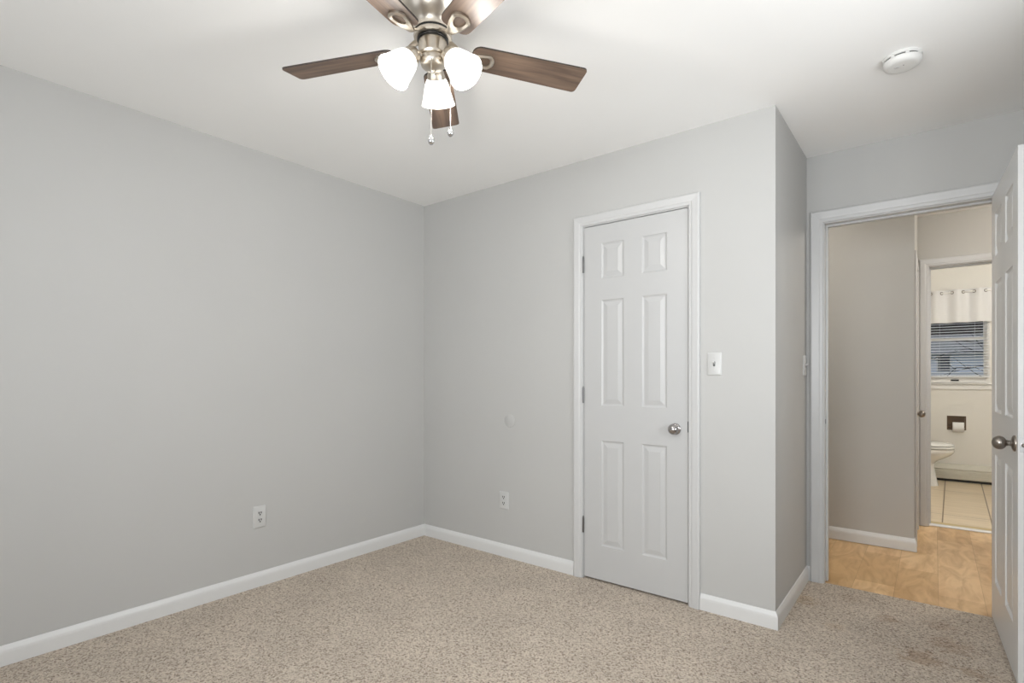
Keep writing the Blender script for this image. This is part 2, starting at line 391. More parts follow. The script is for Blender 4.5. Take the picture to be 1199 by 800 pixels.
# baseboards
BBP = [(0, 0), (.013, 0), (.013, .052), (.0115, .062), (.008, .071), (.004, .079), (0, .081)]
def bb(name, path, flip, label, h=1.0):
    bm = bmesh.new(); sweep(bm, path, [(u, d*h) for u, d in BBP], (0, 0, 1), flip)
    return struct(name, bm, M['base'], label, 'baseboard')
bb('baseboard_left', [(0, YR, 0), (0, 0, 0)], -1, 'white baseboard along the long left wall')
bb('baseboard_back', [(0, 0, 0), (CX0-.063, 0, 0)], -1, 'white baseboard from the room corner to the closet door')
bb('baseboard_closet', [(CX1+.063, 0, 0), (XC, 0, 0), (XC, YD, 0), (DX0-.072, YD, 0)], -1, 'white baseboard wrapping the closet corner right of the closet door')
bb('baseboard_right', [(XR, YD, 0), (XR, YR, 0)], -1, 'white baseboard behind the open door')
bb('baseboard_rear', [(XR, YR, 0), (0, YR, 0)], -1, 'white baseboard under the added rear windows')
bb('baseboard_hall', [(1.2, YH, 0), (XS, YH, 0), (XS, DHX[0]-.073, 0)], -1, 'white baseboard at the foot of the hall wall', 1.06)

# ------------------------------------------------------------------ casings and jambs
CP = [(0, 0), (0, .009), (.004, .012), (.016, .0125), (.022, .0155), (.030, .0165), (.046, .0175), (.056, .0185), (.062, .0165), (.066, .012), (.066, 0)]
def casing(name, axis, a0, a1, ztop, plane, nrm, depth, label, w=.066, rev=.005, sgn=1, thick=1.0):
    """three mitred casing boards plus the jamb lining behind them"""
    bm = bmesh.new(); pr = [(u*w/.066, d*thick) for u, d in CP]
    def P(a, z): return (a, plane, z) if axis == 0 else (plane, a, z)
    sweep(bm, [P(a0-rev, 0), P(a0-rev, ztop+rev), P(a1+rev, ztop+rev), P(a1+rev, 0)], pr, nrm, sgn)
    lo, hi = sorted((plane, plane+depth))
    def B(x0, x1, z0, z1, l=lo, h=hi):
        if axis == 0: box(bm, x0, x1, l, h, z0, z1)
        else: box(bm, l, h, x0, x1, z0, z1)
    B(a0-.02, a0, 0, ztop+.02); B(a1, a1+.02, 0, ztop+.02); B(a0, a1, ztop, ztop+.02)
    mid = plane+depth*.42; l2, h2 = sorted((mid, mid+depth*.32))
    B(a0, a0+.010, 0, ztop, l2, h2); B(a1-.010, a1, 0, ztop, l2, h2); B(a0+.010, a1-.010, ztop-.010, ztop, l2, h2)
    return struct(name, bm, M['trim'], label, 'door trim')
casing('trim_1', 0, CX0, CX1, CZ, 0, (0, -1, 0), T, 'white moulded casing around the closet door', w=.057, sgn=1)
tr2 = casing('trim_2', 0, DX0, DX1, DZ, YD, (0, -1, 0), YD2-YD, 'white casing and jamb of the open bedroom doorway', w=.066, sgn=1)
casing('trim_3', 0, BX0, BX1, BZ, YB, (0, -1, 0), YB2-YB, 'white casing of the bathroom doorway at the end of the hall', w=.057, sgn=1)
casing('trim_4', 1, DHX[0], DHX[1], 2.04, XS, (1, 0, 0), -T, 'edge-on white casing of the side hall door', w=.066, sgn=-1, thick=.7)

# strike plate on the bedroom jamb
bm = bx(DX0, DX0+.0015, .785, .812, .888, .948); obj('strike_plate', bm, M['steel'], tr2, label='steel strike plate on the white jamb')
bm = bx(DX0+.0012, DX0+.0022, .790, .806, .905, .931); obj('strike_hole', bm, M['dark'], tr2)

# ------------------------------------------------------------------ six-panel doors
def panel_door_bm(w, h, th, xst=.114, mull=.108, zs=None, dp=1.0):
    """slab in local x 0..w, y 0 (front)..th, z 0..h with six raised panels on both faces"""
    bm = bmesh.new()
    pw = (w-2*xst-mull)/2
    xs = [0, xst, xst+pw, xst+pw+mull, w-xst, w]
    zs = zs or [0, .195*h/2.03, .797*h/2.03, .997*h/2.03, 1.600*h/2.03, 1.724*h/2.03, 1.924*h/2.03, h]
    prof = [(0, 0), (.003, .003), (.009, .0058), (.014, .0058), (.034, .0018), (.037, .0012)]
    for side in (0, 1):
        def V(x, z, d): return bm.verts.new((x, d if side == 0 else th-d, z))
        for i in range(5):
            for j in range(7):
                x0, x1, z0, z1 = xs[i], xs[i+1], zs[j], zs[j+1]
                if i in (1, 3) and j in (1, 3, 5):
                    rings = []
                    for ins, d in prof: rings.append([V(x0+ins, z0+ins, d*dp), V(x1-ins, z0+ins, d*dp), V(x1-ins, z1-ins, d*dp), V(x0+ins, z1-ins, d*dp)])
                    for a, b in zip(rings, rings[1:]):
                        for k in range(4): bm.faces.new((a[k], a[(k+1) % 4], b[(k+1) % 4], b[k]))
                    bm.faces.new(rings[-1])
                else:
                    bm.faces.new((V(x0, z0, 0), V(x1, z0, 0), V(x1, z1, 0), V(x0, z1, 0)))
    bmesh.ops.remove_doubles(bm, verts=bm.verts[:], dist=1e-5)
    be = [e for e in bm.edges if e.is_boundary]
    bmesh.ops.bridge_loops(bm, edges=be)
    return bm
def knob_bm(o, axis, ball=.0265, proj=.060):
    bm = bmesh.new(); f = frame(o, axis)
    # stem and ball
    pr = [(.0105, .004), (.0105, .020), (.0125, .026), (.018, .030)]
    c = proj-ball*.78
    for k in range(0, 15):
        a = -.95+(PI/2+.95)*k/14
        pr.append((max(0, ball*math.cos(a)), c+ball*.86*math.sin(a)))
    pr[-1] = (0, c+ball*.86)
    lathe(bm, pr, f, 28); return bm
def rose_bm(o, axis, r=.032):
    bm = bmesh.new(); lathe(bm, [(r, 0), (r, .003), (r*.94, .006), (r*.75, .009), (r*.45, .0115), (0, .0115)], frame(o, axis), 32); return bm

# closet door
CW = CX1-CX0-.006; CH = 2.030
bm = panel_door_bm(CW, CH, .035, xst=.1125, mull=.108)
org1 = (CX0+.0035, 0.0015, .012)
bmesh.ops.translate(bm, verts=bm.verts[:], vec=org1)
d1 = obj('door_1', bm, M['door'], origin=org1); tag(d1, 'white six-panel closet door, closed, in the back wall', 'door', kind='structure')
kb = obj('door_knob', rose_bm((1.914, .0015, .902), (0, -1, 0), .030), M['knob'], d1, True, label='satin silver round knob')
obj('knob_ball', knob_bm((1.914, .0015, .902), (0, -1, 0), .028, .052), M['knob'], kb, True)
for z in (1.825, 1.066, .311):
    bm = bmesh.new(); tube(bm, [(CX0+.001, -.006, z-.044), (CX0+.001, -.006, z+.044)], .0055, 12)
    box(bm, CX0-.012, CX0-.0005, -.003, 0.0005, z-.044, z+.044)
    h = obj('hinge', bm, M['hinge'], d1, True, label='grey steel butt hinge')
    bm = bmesh.new(); tube(bm, [(CX0+.001, -.006, z+.045), (CX0+.001, -.006, z+.052)], [.0045, .003], 10); obj('hinge_pin', bm, M['hinge'], h, True)
bm = bx(CX1-.003, CX1+.0005, -.002, .002, .888, .945); obj('latch_plate', bm, M['dark'], d1, label='dark latch at the door edge')

# open bedroom door: hinged on the right jamb, swung into the room
DW = .728; ang = math.atan2(-.728, .027)
R2 = Matrix.Translation((3.192, .767, .014)) @ Matrix.Rotation(ang, 4, 'Z')
bm = panel_door_bm(DW, 2.030, .035, xst=.112, mull=.108, dp=1.5)
# local x along the door from the hinge, local +y towards +x (away from the viewer)
bmesh.ops.transform(bm, matrix=R2, verts=bm.verts[:])
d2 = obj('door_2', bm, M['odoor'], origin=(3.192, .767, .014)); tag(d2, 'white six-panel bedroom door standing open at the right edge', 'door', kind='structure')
def L2(x, y, z): return tuple(R2 @ Vector((x, y, z-.014)))
ax = (R2.to_3x3() @ Vector((0, -1, 0)))
r_ = obj('door_knob', rose_bm(L2(DW-.060, 0, .918), ax, .031), M['pewter'], d2, True, label='aged pewter round knob on the hall face')
obj('knob_ball', knob_bm(L2(DW-.060, 0, .918), ax, .0265, .066), M['pewter'], r_, True)
r_ = obj('door_knob', rose_bm(L2(DW-.060, .035, .918), -ax, .031), M['pewter'], d2, True)
obj('knob_ball', knob_bm(L2(DW-.060, .035, .918), -ax, .0265, .066), M['pewter'], r_, True)
def B2(x0, x1, y0, y1, z0, z1):
    bm = bx(x0, x1, y0, y1, z0-.014, z1-.014); bmesh.ops.transform(bm, matrix=R2, verts=bm.verts[:]); return bm
lp = obj('latch_plate', B2(DW-.0005, DW+.0015, .005, .030, .890, .947), M['steel'], d2, label='steel latch plate on the door edge')
bm = bmesh.new(); lathe(bm, [(.0085, 0), (.0085, .008), (.006, .011), (0, .011)], frame(L2(DW+.001, .0175, .918), R2.to_3x3() @ Vector((1, 0, 0))), 16)
obj('latch_bolt', bm, M['pewter'], lp, True)
for z in (1.825, 1.05, .29):
    bm = bmesh.new(); p = Vector(L2(-.004, .040, z)); tube(bm, [p-Vector((0, 0, .044)), p+Vector((0, 0, .044))], .0055, 10)
    obj('hinge', bm, M['hinge'], d2, True)

# side hall door, seen almost edge-on
bm = panel_door_bm(DHX[1]-DHX[0]-.006, 2.02, .035, xst=.11, mull=.10)
R3 = Matrix.Translation((XS-.004, DHX[0]+.003, .010)) @ Matrix.Rotation(PI/2, 4, 'Z')
bmesh.ops.transform(bm, matrix=R3, verts=bm.verts[:])
d3 = obj('door_3', bm, M['door'], origin=(XS-.004, DHX[0]+.003, .010)); tag(d3, 'white side hall door seen edge-on beside the bathroom doorway', 'door', kind='structure')
r_ = obj('door_knob', rose_bm((XS-.004, 1.962, .915), (1, 0, 0), .030), M['pewter'], d3, True, label='small dark pewter knob')
obj('knob_ball', knob_bm((XS-.004, 1.962, .915), (1, 0, 0), .025, .060), M['pewter'], r_, True)

# threshold strip at the bathroom
bm = bmesh.new()
sweep(bm, [(BX0, 2.668, 0), (BX1, 2.668, 0)], [(-.026, 0), (-.024, .006), (-.010, .011), (.018, .011), (.026, .006), (.026, 0)], (0, 0, 1), 1)
struct('trim_5', bm, M['threshold'], 'white threshold strip between laminate and bathroom tile', 'threshold')
bm = bx(BX0, BX1, 2.694, 2.765, 0, .0095); struct('trim_6', bm, M['brass'], 'thin golden edging behind the bathroom threshold strip', 'threshold')

# ------------------------------------------------------------------ unseen windows, added behind and beside the viewer to let fill light in
def plain_window(name, axis, a0, a1, z0, z1, p0, p1, label):
    bm = bmesh.new()
    def B(x0, x1, q0, q1, l=p0, h=p1):
        if axis == 0: box(bm, x0, x1, l, h, q0, q1)
        else: box(bm, l, h, x0, x1, q0, q1)
    w = .045; zm = (z0+z1)/2
    B(a0, a0+w, z0, z1); B(a1-w, a1, z0, z1); B(a0+w, a1-w, z0, z0+w); B(a0+w, a1-w, z1-w, z1); B(a0+w, a1-w, zm-.02, zm+.02)
    o = struct(name, bm, M['vinyl'], label, 'window')
    m = (p0+p1)/2
    for q0, q1 in ((z0+w, zm-.02), (zm+.02, z1-w)):
        g = bmesh.new()
        if axis == 0: box(g, a0+w, a1-w, m-.002, m+.002, q0, q1)
        else: box(g, m-.002, m+.002, a0+w, a1-w, q0, q1)
        obj('pane', g, M['glass'], o)
    return o
plain_window('added_window_2', 0, 1.85, 3.35, .88, 2.12, YR-.09, YR-.04, 'wide white double-hung window added unseen in the rear wall for fill light')
plain_window('added_window_4', 0, .50, 1.70, .88, 2.12, YR-.09, YR-.04, 'narrower white double-hung window added unseen in the rear wall for fill light')
plain_window('added_window_3', 1, -1.55, -.45, .88, 2.12, XR+.04, XR+.09, 'white double-hung window added unseen in the right wall for fill light')

# ------------------------------------------------------------------ ceiling fan
FX, FY, FZ = 1.703, -1.517, 2.2335
fan = thing('ceiling_fan', (FX, FY, H), 'five-blade ceiling fan with walnut blades, brushed nickel housing and three lit glass shades', 'ceiling fan')
FM = Matrix.Translation((FX, FY, 0))
bm = bmesh.new()
lathe(bm, [(.088, H), (.092, 2.425), (.100, 2.405), (.104, 2.385), (.103, 2.360), (.096, 2.338), (.083, 2.320), (.070, 2.308), (.062, 2.300), (.059, 2.290), (.059, 2.284), (.0, 2.284)], FM, 48)
obj('motor_housing', bm, M['nickel'], fan, True)
bm = bmesh.new(); lathe(bm, [(.0, 2.284), (.056, 2.284), (.056, 2.276), (0, 2.276)], FM, 40); obj('upper_band', bm, M['blackband'], fan, True, label='black band under the motor housing')
bm = bmesh.new(); lathe(bm, [(0, 2.276), (.060, 2.276), (.062, 2.270), (.060, 2.262), (0, 2.262)], FM, 40); obj('flywheel', bm, M['nickel'], fan, True)
bm = bmesh.new(); lathe(bm, [(0, 2.262), (.050, 2.2615), (.050, 2.2565), (0, 2.255)], FM, 40); obj('lower_band', bm, M['blackband'], fan, True, label='black band above the switch housing')
bm = bmesh.new(); lathe(bm, [(0, 2.255), (.0445, 2.255), (.0455, 2.250), (.0455, 2.214), (.0465, 2.210), (.043, 2.204), (.0, 2.204)], FM, 40)
obj('switch_housing', bm, M['nickel'], fan, True)
bm = bmesh.new(); lathe(bm, [(0, 2.206), (.038, 2.206), (.0415, 2.198), (.0415, 2.186), (.037, 2.176), (.027, 2.168), (.013, 2.1635), (.008, 2.160), (.006, 2.154), (0, 2.152)], FM, 40)
kit = obj('light_fitter', bm, M['nickel'], fan, True)

def rounded(pts, r, n=5):
    out = []; k = len(pts)
    for i in range(k):
        p = Vector(pts[i]); a = (Vector(pts[i-1])-p); b = (Vector(pts[(i+1) % k])-p)
        rr = r[i] if isinstance(r, (list, tuple)) else r
        rr = min(rr, a.length*.49, b.length*.49)
        p0 = p+a.normalized()*rr; p1 = p+b.normalized()*rr
        for t in range(n+1):
            s = t/n; q = (1-s)**2*p0+2*s*(1-s)*p+s*s*p1; out.append((q.x, q.y))
    return out
RB, BW, PIT, PH = .533, .112, -.2053, 3.5398
blade_out = rounded([(.128, -.048), (RB+.002, -BW/2-.001), (RB+.002, BW/2+.001), (.128, .048)], [.030, .016, .016, .030])
ring_out = rounded([(.108, -.009), (.150, -.025), (.190, -.031), (.206, -.012), (.206, .012), (.190, .031), (.150, .025), (.108, .009)], .008, 3)
ring_in = rounded([(.148, -.006), (.160, -.015), (.183, -.019), (.193, -.009), (.193, .009), (.183, .019), (.160, .015), (.148, .006)], .006, 3)
DAZ = [0, 0, 0, math.radians(-3), math.radians(8)]   # the brackets are not bent perfectly alike
for k in range(5):
    A = Matrix.Translation((FX, FY, FZ)) @ Matrix.Rotation(PH-k*2*PI/5+DAZ[k], 4, 'Z') @ Matrix.Rotation(PIT, 4, 'X')
    bm = bmesh.new(); fs = prism(bm, blade_out, -.003, .003, 0)
    uvl = bm.loops.layers.uv.new('UVMap')
    for f in bm.faces:
        for lo in f.loops: lo[uvl].uv = (lo.vert.co.x*1.0+k*.73, lo.vert.co.y*1.0+k*.31)
    for f in fs[2:]: f.material_index = 1
    bmesh.ops.transform(bm, matrix=A, verts=bm.verts[:])
    bl = obj('blade', bm, [M['walnut'], M['bladeedge']], fan, label='dark walnut blade')
    bm = bmesh.new()
    z0, z1 = -.0105, -.0032
    lv = [[bm.verts.new((x, y, z)) for x, y in o] for o, z in ((ring_out, z0+.001), (ring_out, z1), (ring_in, z1), (ring_in, z0+.001))]
    kk = len(ring_out); mid = []
    for (x, y), (u, v) in zip(ring_out, ring_in): mid.append(bm.verts.new(((x+u)/2, (y+v)/2, z0-.003)))
    for a, b in ((lv[0], lv[1]), (lv[1], lv[2]), (lv[2], lv[3]), (lv[3], mid), (mid, lv[0])):
        for i in range(kk): bm.faces.new((a[i], a[(i+1) % kk], b[(i+1) % kk], b[i]))
    # neck running back to the flywheel, twisting up out of the blade's pitch
    secs = [(.124, .0115, 0, -.007, .004), (.096, .0115, .3, .004, .0045), (.075, .0125, .7, .021, .005), (.052, .016, 1, .033, .0055)]
    prev = None
    for (x, hw, tw, zc, ht) in secs:
        rot = Matrix.Rotation(-PIT*tw, 4, 'X')
        ring = [bm.verts.new(rot @ Vector((x, y, zc+z))) for y, z in ((-hw, -ht*.3), (-hw*.5, -ht), (hw*.5, -ht), (hw, -ht*.3), (hw*.6, ht), (-hw*.6, ht))]
        if prev:
            for i in range(6): bm.faces.new((prev[i], prev[(i+1) % 6], ring[(i+1) % 6], ring[i]))
        else: bm.faces.new(ring[::-1])
        prev = ring
    bm.faces.new(prev)
    bmesh.ops.transform(bm, matrix=A, verts=bm.verts[:])
    br = obj('blade_iron', bm, M['nickel'], bl, True, label='nickel blade bracket with an open loop')
AZ = 2.239
for k in range(3):
    az = AZ+k*2*PI/3; rd = Vector((math.cos(az), math.sin(az), 0)); c = Vector((FX, FY, 0))
    neck = c+rd*.066+Vector((0, 0, 2.196)); rim = c+rd*.131+Vector((0, 0, 2.119)); axis = (rim-neck).normalized(); Ln = (rim-neck).length
    bm = bmesh.new(); tube(bm, [c+rd*.030+Vector((0, 0, 2.192)), c+rd*.046+Vector((0, 0, 2.203)), c+rd*.058+Vector((0, 0, 2.204)), neck-axis*.012], .0085, 14)
    lathe(bm, [(0, -.016), (.013, -.016), (.021, -.010), (.0265, .000), (.0290, .010), (.0295, .021), (0, .021)], frame(neck, axis), 28)
    arm = obj('light_arm', bm, M['nickel'], fan, True)
    bm = bmesh.new()
    pr = [(.0275, .019), (.0335, .024), (.0385, .034), (.0425, .048), (.046, .062), (.0495, .076), (.053, .089), (.0575, Ln), (.056, Ln+.0005), (.051, .089), (.0475, .076), (.044, .062), (.0405, .048), (.0365, .034), (.032, .023), (.0255, .018)]
    lathe(bm, pr, frame(neck, axis), 40, cap=False)
    sh = obj('lamp_shade', bm, M['shade'], arm, True, label='lit frosted white bell glass shade')
    bm = bmesh.new(); lathe(bm, [(.012, .022), (.013, .034), (.022, .050), (.0235, .060), (.020, .072), (.011, .080), (0, .082)], frame(neck, axis), 24)
    obj('bulb', bm, M['bulb'], arm, True, label='lit frosted bulb')
    point('lamp_light', tuple(neck+axis*.112), BULB_W, (1.0, .965, .91), .03)
def pull(x, y, z0, z1, ph):
    bm = bmesh.new(); tube(bm, [(x, y, z0), (x, y, z1)], .0011, 6)
    n = int((z0-z1)/.0065)
    for i in range(n):
        bmesh.ops.create_icosphere(bm, subdivisions=1, radius=.0019, matrix=Matrix.Translation((x, y, z0-(i+.5)*.0065)))
    ch = obj('pull_chain', bm, M['chain'], fan, True)
    bm = bmesh.new(); lathe(bm, [(0, z1+.002), (.003, z1), (.004, z1-.004), (.0085, z1-.009), (.011, z1-.016), (.0095, z1-.023), (.005, z1-.028), (0, z1-.029)], Matrix.Translation((x, y, 0)), 28)
    obj('chain_fob', bm, M['crystal'], ch, True, label='small clear ball fob')
fwd = Vector((-.62, .7845, 0)); rgt = Vector((.7845, .62, 0))
p = Vector((FX, FY, 0))-fwd*.041+rgt*.001
bm_z0 = 2.196
pull(p.x, p.y, bm_z0, 1.935, 0)
p = Vector((FX, FY, 0))+rgt*.057-fwd*.002
pull(p.x, p.y, 2.218, 1.978, 0)

# ------------------------------------------------------------------ smoke detector
SX, SY = 2.874, -.095
sd = thing('smoke_detector', (SX, SY, H), 'round white smoke detector on the ceiling near the doorway', 'smoke detector')
SM = Matrix.Translation((SX, SY, 0))
bm = bmesh.new(); lathe(bm, [(0, H), (.064, H), (.0655, 2.436), (.0655, 2.431), (.063, 2.429), (0, 2.429)], SM, 48); obj('base', bm, M['detector'], sd, True)
bm = bmesh.new(); lathe(bm, [(0, 2.4288), (.0585, 2.4288), (.0585, 2.4245), (0, 2.4245)], SM, 48); obj('vent_ring', bm, M['dark'], sd, True, label='dark vent slots')
bm = bmesh.new(); lathe(bm, [(0, 2.4245), (.062, 2.4245), (.064, 2.421), (.0625, 2.412), (.058, 2.404), (.050, 2.4005), (.040, 2.3995), (0, 2.3995)], SM, 48)
for k in range(8):
    a = .3+k*2*PI/8; b = bmesh.new(); box(b, .0575, .0635, -.006, .006, 2.424, 2.4295)
    bmesh.ops.transform(b, matrix=SM @ Matrix.Rotation(a, 4, 'Z'), verts=b.verts[:])
    me = bpy.data.meshes.new('t'); b.to_mesh(me); b.free(); bm.from_mesh(me); bpy.data.meshes.remove(me)
cv = obj('cover', bm, M['detector'], sd, True)
bm = bmesh.new(); lathe(bm, [(.009, 2.3997), (.009, 2.398), (.007, 2.3972), (0, 2.3972)], Matrix.Translation((SX-.018, SY-.012, 0)), 20); obj('test_button', bm, M['plate'], cv, True)
bm = bmesh.new(); lathe(bm, [(.002, 2.3998), (.002, 2.3988), (0, 2.3988)], Matrix.Translation((SX+.004, SY-.016, 0)), 10); obj('indicator_light', bm, M['greyslot'], cv, True)

# ------------------------------------------------------------------ switches and outlets
def plate_frame(pos, n):
    """matrix: local x = right along wall, y = up, z = out of wall"""
    n = Vector(n); up = Vector((0, 0, 1)); x = up.cross(n).normalized()
    return Matrix(((x.x, 0, n.x, pos[0]), (x.y, 0, n.y, pos[1]), (x.z, 1, n.z, pos[2]), (0, 0, 0, 1)))
def plate_bm(F, w=.070, h=.114):
    bm = bmesh.new()
    rings = []
    for ins, z in ((0, 0), (0, .003), (.002, .005), (.005, .0065)):
        o = rounded([(-w/2+ins, -h/2+ins), (w/2-ins, -h/2+ins), (w/2-ins, h/2-ins), (-w/2+ins, h/2-ins)], .005, 3)
        rings.append([bm.verts.new(F @ Vector((x, y, z))) for x, y in o])
    for a, b in zip(rings, rings[1:]):
        for i in range(len(a)): bm.faces.new((a[i], a[(i+1) % len(a)], b[(i+1) % len(a)], b[i]))
    bm.faces.new(rings[-1]); bm.faces.new(rings[0][::-1]); return bm
def lbox(F, *a, bm=None):
    b = bx(*a); bmesh.ops.transform(b, matrix=F, verts=b.verts[:])
    if bm is None: return b
    me = bpy.data.meshes.new('t'); b.to_mesh(me); b.free(); bm.from_mesh(me); bpy.data.meshes.remove(me); return bm
def screw(F, x, y, parent, z=.0065):
    bm = bmesh.new(); lathe(bm, [(.0033, z-.001), (.0033, z+.0006), (.002, z+.0012), (0, z+.0012)], F @ Matrix.Translation((x, y, 0)), 12)
    obj('screw', bm, M['plate'], parent, True)
def switch(pos, n, label):
    t = thing('light_switch', pos, label, 'light switch', 'toggle light switches'); F = plate_frame(pos, n)
    pl = obj('cover_plate', plate_bm(F), M['plate'], t, True)
    obj('toggle_slot', lbox(F, -.0052, .0052, -.012, .012, .0060, .0070), M['greyslot'], t, label='dark slot around the toggle')
    bm = bmesh.new(); TF = F @ Matrix.Translation((0, .002, .006)) @ Matrix.Rotation(math.radians(-28), 4, 'X')
    lbox(TF, -.0040, .0040, -.004, .004, 0, .016, bm=bm); obj('toggle', bm, M['plate'], t, bevel=.001)
    for y in (-.030, .030): screw(F, 0, y, pl)
switch((2.1145, 0, 1.238), (0, -1, 0), 'white toggle light switch on the wall right of the closet door')
switch((XC, .700, 1.238), (1, 0, 0), 'white toggle light switch seen edge-on beside the open doorway')
def outlet(pos, n, label, w=.070, h=.114):
    t = thing('wall_outlet', pos, label, 'outlet', 'duplex wall outlets'); F = plate_frame(pos, n)
    pl = obj('cover_plate', plate_bm(F, w, h), M['plate'], t, True)
    for y in (-.0195, .0195):
        bm = bmesh.new(); o = [(.0175*math.cos(a), max(-.0125, min(.0125, .0175*math.sin(a)))) for a in [2*PI*i/24 for i in range(24)]]
        prism(bm, [(x, yy+y) for x, yy in o], .006, .0082, 0, F); r = obj('receptacle', bm, M['plate'], t)
        bm = bmesh.new()
        for x in (-.0065, .0065): lbox(F, x-.0026, x+.0026, y-.0005, y+.0100, .0078, .0086, bm=bm)
        lbox(F, -.0036, .0036, y-.0100, y-.0032, .0078, .0086, bm=bm); obj('slots', bm, M['dark'], r, label='dark plug slots')
    screw(F, 0, 0, pl)
outlet((0, -1.237, .388), (1, 0, 0), 'white duplex outlet low on the long left wall', .074, .122)
outlet((.766, 0, .366), (0, -1, 0), 'white duplex outlet low on the back wall left of the closet door', .078, .114)
bm = bmesh.new(); lathe(bm, [(.042, 0), (.042, .0015), (.039, .003), (0, .0035)], frame((.812, 0, .887), (0, -1, 0)), 40)
pw = obj('cover_cap', bm, M['wall'], None, True, origin=(.812, 0, .887)); tag(pw, 'faint round cap painted grey like the back wall around it', 'wall cap')

# ------------------------------------------------------------------ bathroom fittings
# window
bm = bmesh.new()
box(bm, WX0, WX0+.03, YE-.004, YE+.10, WZ0, WZ1); box(bm, WX1-.03, WX1, YE-.004, YE+.10, WZ0, WZ1); box(bm, WX0+.03, WX1-.03, YE-.004, YE+.10, WZ1-.03, WZ1); box(bm, WX0+.03, WX1-.03, YE+.03, YE+.10, WZ0, WZ0+.02)
win = struct('window_1', bm, M['vinyl'], 'white double-hung bathroom window behind the valance and blind', 'window')
def sash(z0, z1, y0, y1, bot, top):
    bm = bmesh.new(); a0, a1, st = WX0+.03, WX1-.03, .024
    box(bm, a0, a0+st, y0, y1, z0, z1); box(bm, a1-st, a1, y0, y1, z0, z1); box(bm, a0+st, a1-st, y0, y1, z0, z0+bot); box(bm, a0+st, a1-st, y0, y1, z1-top, z1)
    s = obj('sash', bm, M['vinyl'], win, bevel=.002)
    obj('pane', bx(a0+st, a1-st, (y0+y1)/2-.002, (y0+y1)/2+.002, z0+bot, z1-top), M['glass'], s)
    return s
s_ = sash(WZ0+.005, 1.607, YE+.005, YE+.040, .070, .030); sash(1.580, WZ1-.03, YE+.045, YE+.080, .028, .035)
obj('sash_handle', bx(3.118, 3.188, YE-.006, YE+.005, 1.126, 1.143), M['dark'], s_, label='dark lift handle', bevel=.002)
bm = bmesh.new(); sweep(bm, [(WX0-.02, YE, WZ0-.012), (WX1+.06, YE, WZ0-.012)], [(0, 0), (-.032, 0), (-.036, .006), (-.032, .012), (0, .012)], (0, 0, 1), 1)
box(bm, WX0-.05, WX1+.05, YE-.014, YE, 1.035, WZ0-.012)
obj('window_sill', bm, M['vinyl'], win)
# blind
bl = thing('window_blind', (2.99, YE-.02, WZ0), 'white horizontal slat blind hanging open in the bathroom window', 'blind')
bm = bmesh.new(); z = 1.192
while z < 2.0:
    b = bx(WX0+.01, WX1-.008, -.0125, .0125, -.0006, .0006); bmesh.ops.transform(b, matrix=Matrix.Translation((0, YE-.020, z)) @ Matrix.Rotation(math.radians(15), 4, 'X'), verts=b.verts[:])
    me = bpy.data.meshes.new('t'); b.to_mesh(me); b.free(); bm.from_mesh(me); bpy.data.meshes.remove(me); z += .030
obj('slats', bm, M['slat'], bl)
obj('head_rail', bx(WX0+.008, WX1-.006, YE-.036, YE-.006, 2.0, 2.03), M['slat'], bl)
obj('bottom_rail', bx(WX0+.010, WX1-.008, YE-.034, YE-.008, 1.166, 1.180), M['slat'], bl, bevel=.002)
for x in (2.64, 3.02, 3.32):
    bm = bmesh.new(); tube(bm, [(x, YE-.034, 1.18), (x, YE-.034, 2.0)], .0008, 6); obj('ladder_cord', bm, M['slat'], bl)
# valance on a rod
rod = thing('curtain_rod', (2.95, YE-.07, 2.105), 'white curtain rod threaded through the valance above the bathroom window', 'curtain rod')
bm = bmesh.new(); tube(bm, [(2.30+.03, YE-.075, 2.106), (3.56, YE-.075, 2.106)], .0070, 14); obj('rod', bm, M['vinyl'], rod, True)
for x in (2.34, 3.545):
    bm = bmesh.new(); tube(bm, [(x, YE, 2.106), (x, YE-.075, 2.106)], .006, 10); lathe(bm, [(.02, 0), (.02, .006), (0, .006)], frame((x, YE, 2.106), (0, -1, 0)), 16); obj('bracket', bm, M['vinyl'], rod, True)
val = thing('curtain_valance', (2.95, YE-.07, 1.77), 'off-white grommet-top valance hanging over the upper half of the bathroom window', 'curtain')
bm = bmesh.new(); nx = 260; x0, x1 = 2.43, 3.53; rows = []
ZT, ZB = 2.138, 1.772; GX = []
def wave(x): return math.cos((x-3.082)/.186*2*PI)      # alternating in front of / behind the rod
def vy(x, z):
    amp = .026*(1-.25*(ZT-z)/(ZT-ZB)); return YE-.075+amp*wave(x)+.003*math.sin(x*41+z*7)
Zs = [ZT, 2.134, 2.12, 2.106, 2.09, 2.07, 2.04, 2.0, 1.95, 1.90, 1.85, 1.80, 1.785, 1.776, ZB]
for z in Zs: rows.append([bm.verts.new((x0+(x1-x0)*i/nx, vy(x0+(x1-x0)*i/nx, z), z)) for i in range(nx+1)])
for a, b in zip(rows, rows[1:]):
    for i in range(nx):
        xm = x0+(x1-x0)*(i+.5)/nx
        bm.faces.new((a[i], a[i+1], b[i+1], b[i]))
cl = obj('cloth', bm, M['fabric'], val, True)
md = cl.modifiers.new('solid', 'SOLIDIFY'); md.thickness = .0025; md.offset = 0
x = 3.082-.0465-.186*3
while x < x1-.02:
    if x > x0+.02:
        d = (.0008, -1, 0); dy = (vy(x+.002, 2.106)-vy(x-.002, 2.106))/.004
        nn = Vector((dy, -1, 0)).normalized()
        bm = bmesh.new(); ring = []
        f = frame((x, vy(x, 2.106), 2.106), nn)
        lathe(bm, [(.0115, -.004), (.0175, -.004), (.0185, 0), (.0175, .004), (.0115, .004), (.0115, -.004)], f, 20, cap=False)
        obj('grommet', bm, M['pewter'], val, True, label='dark metal grommet')
    x += .093
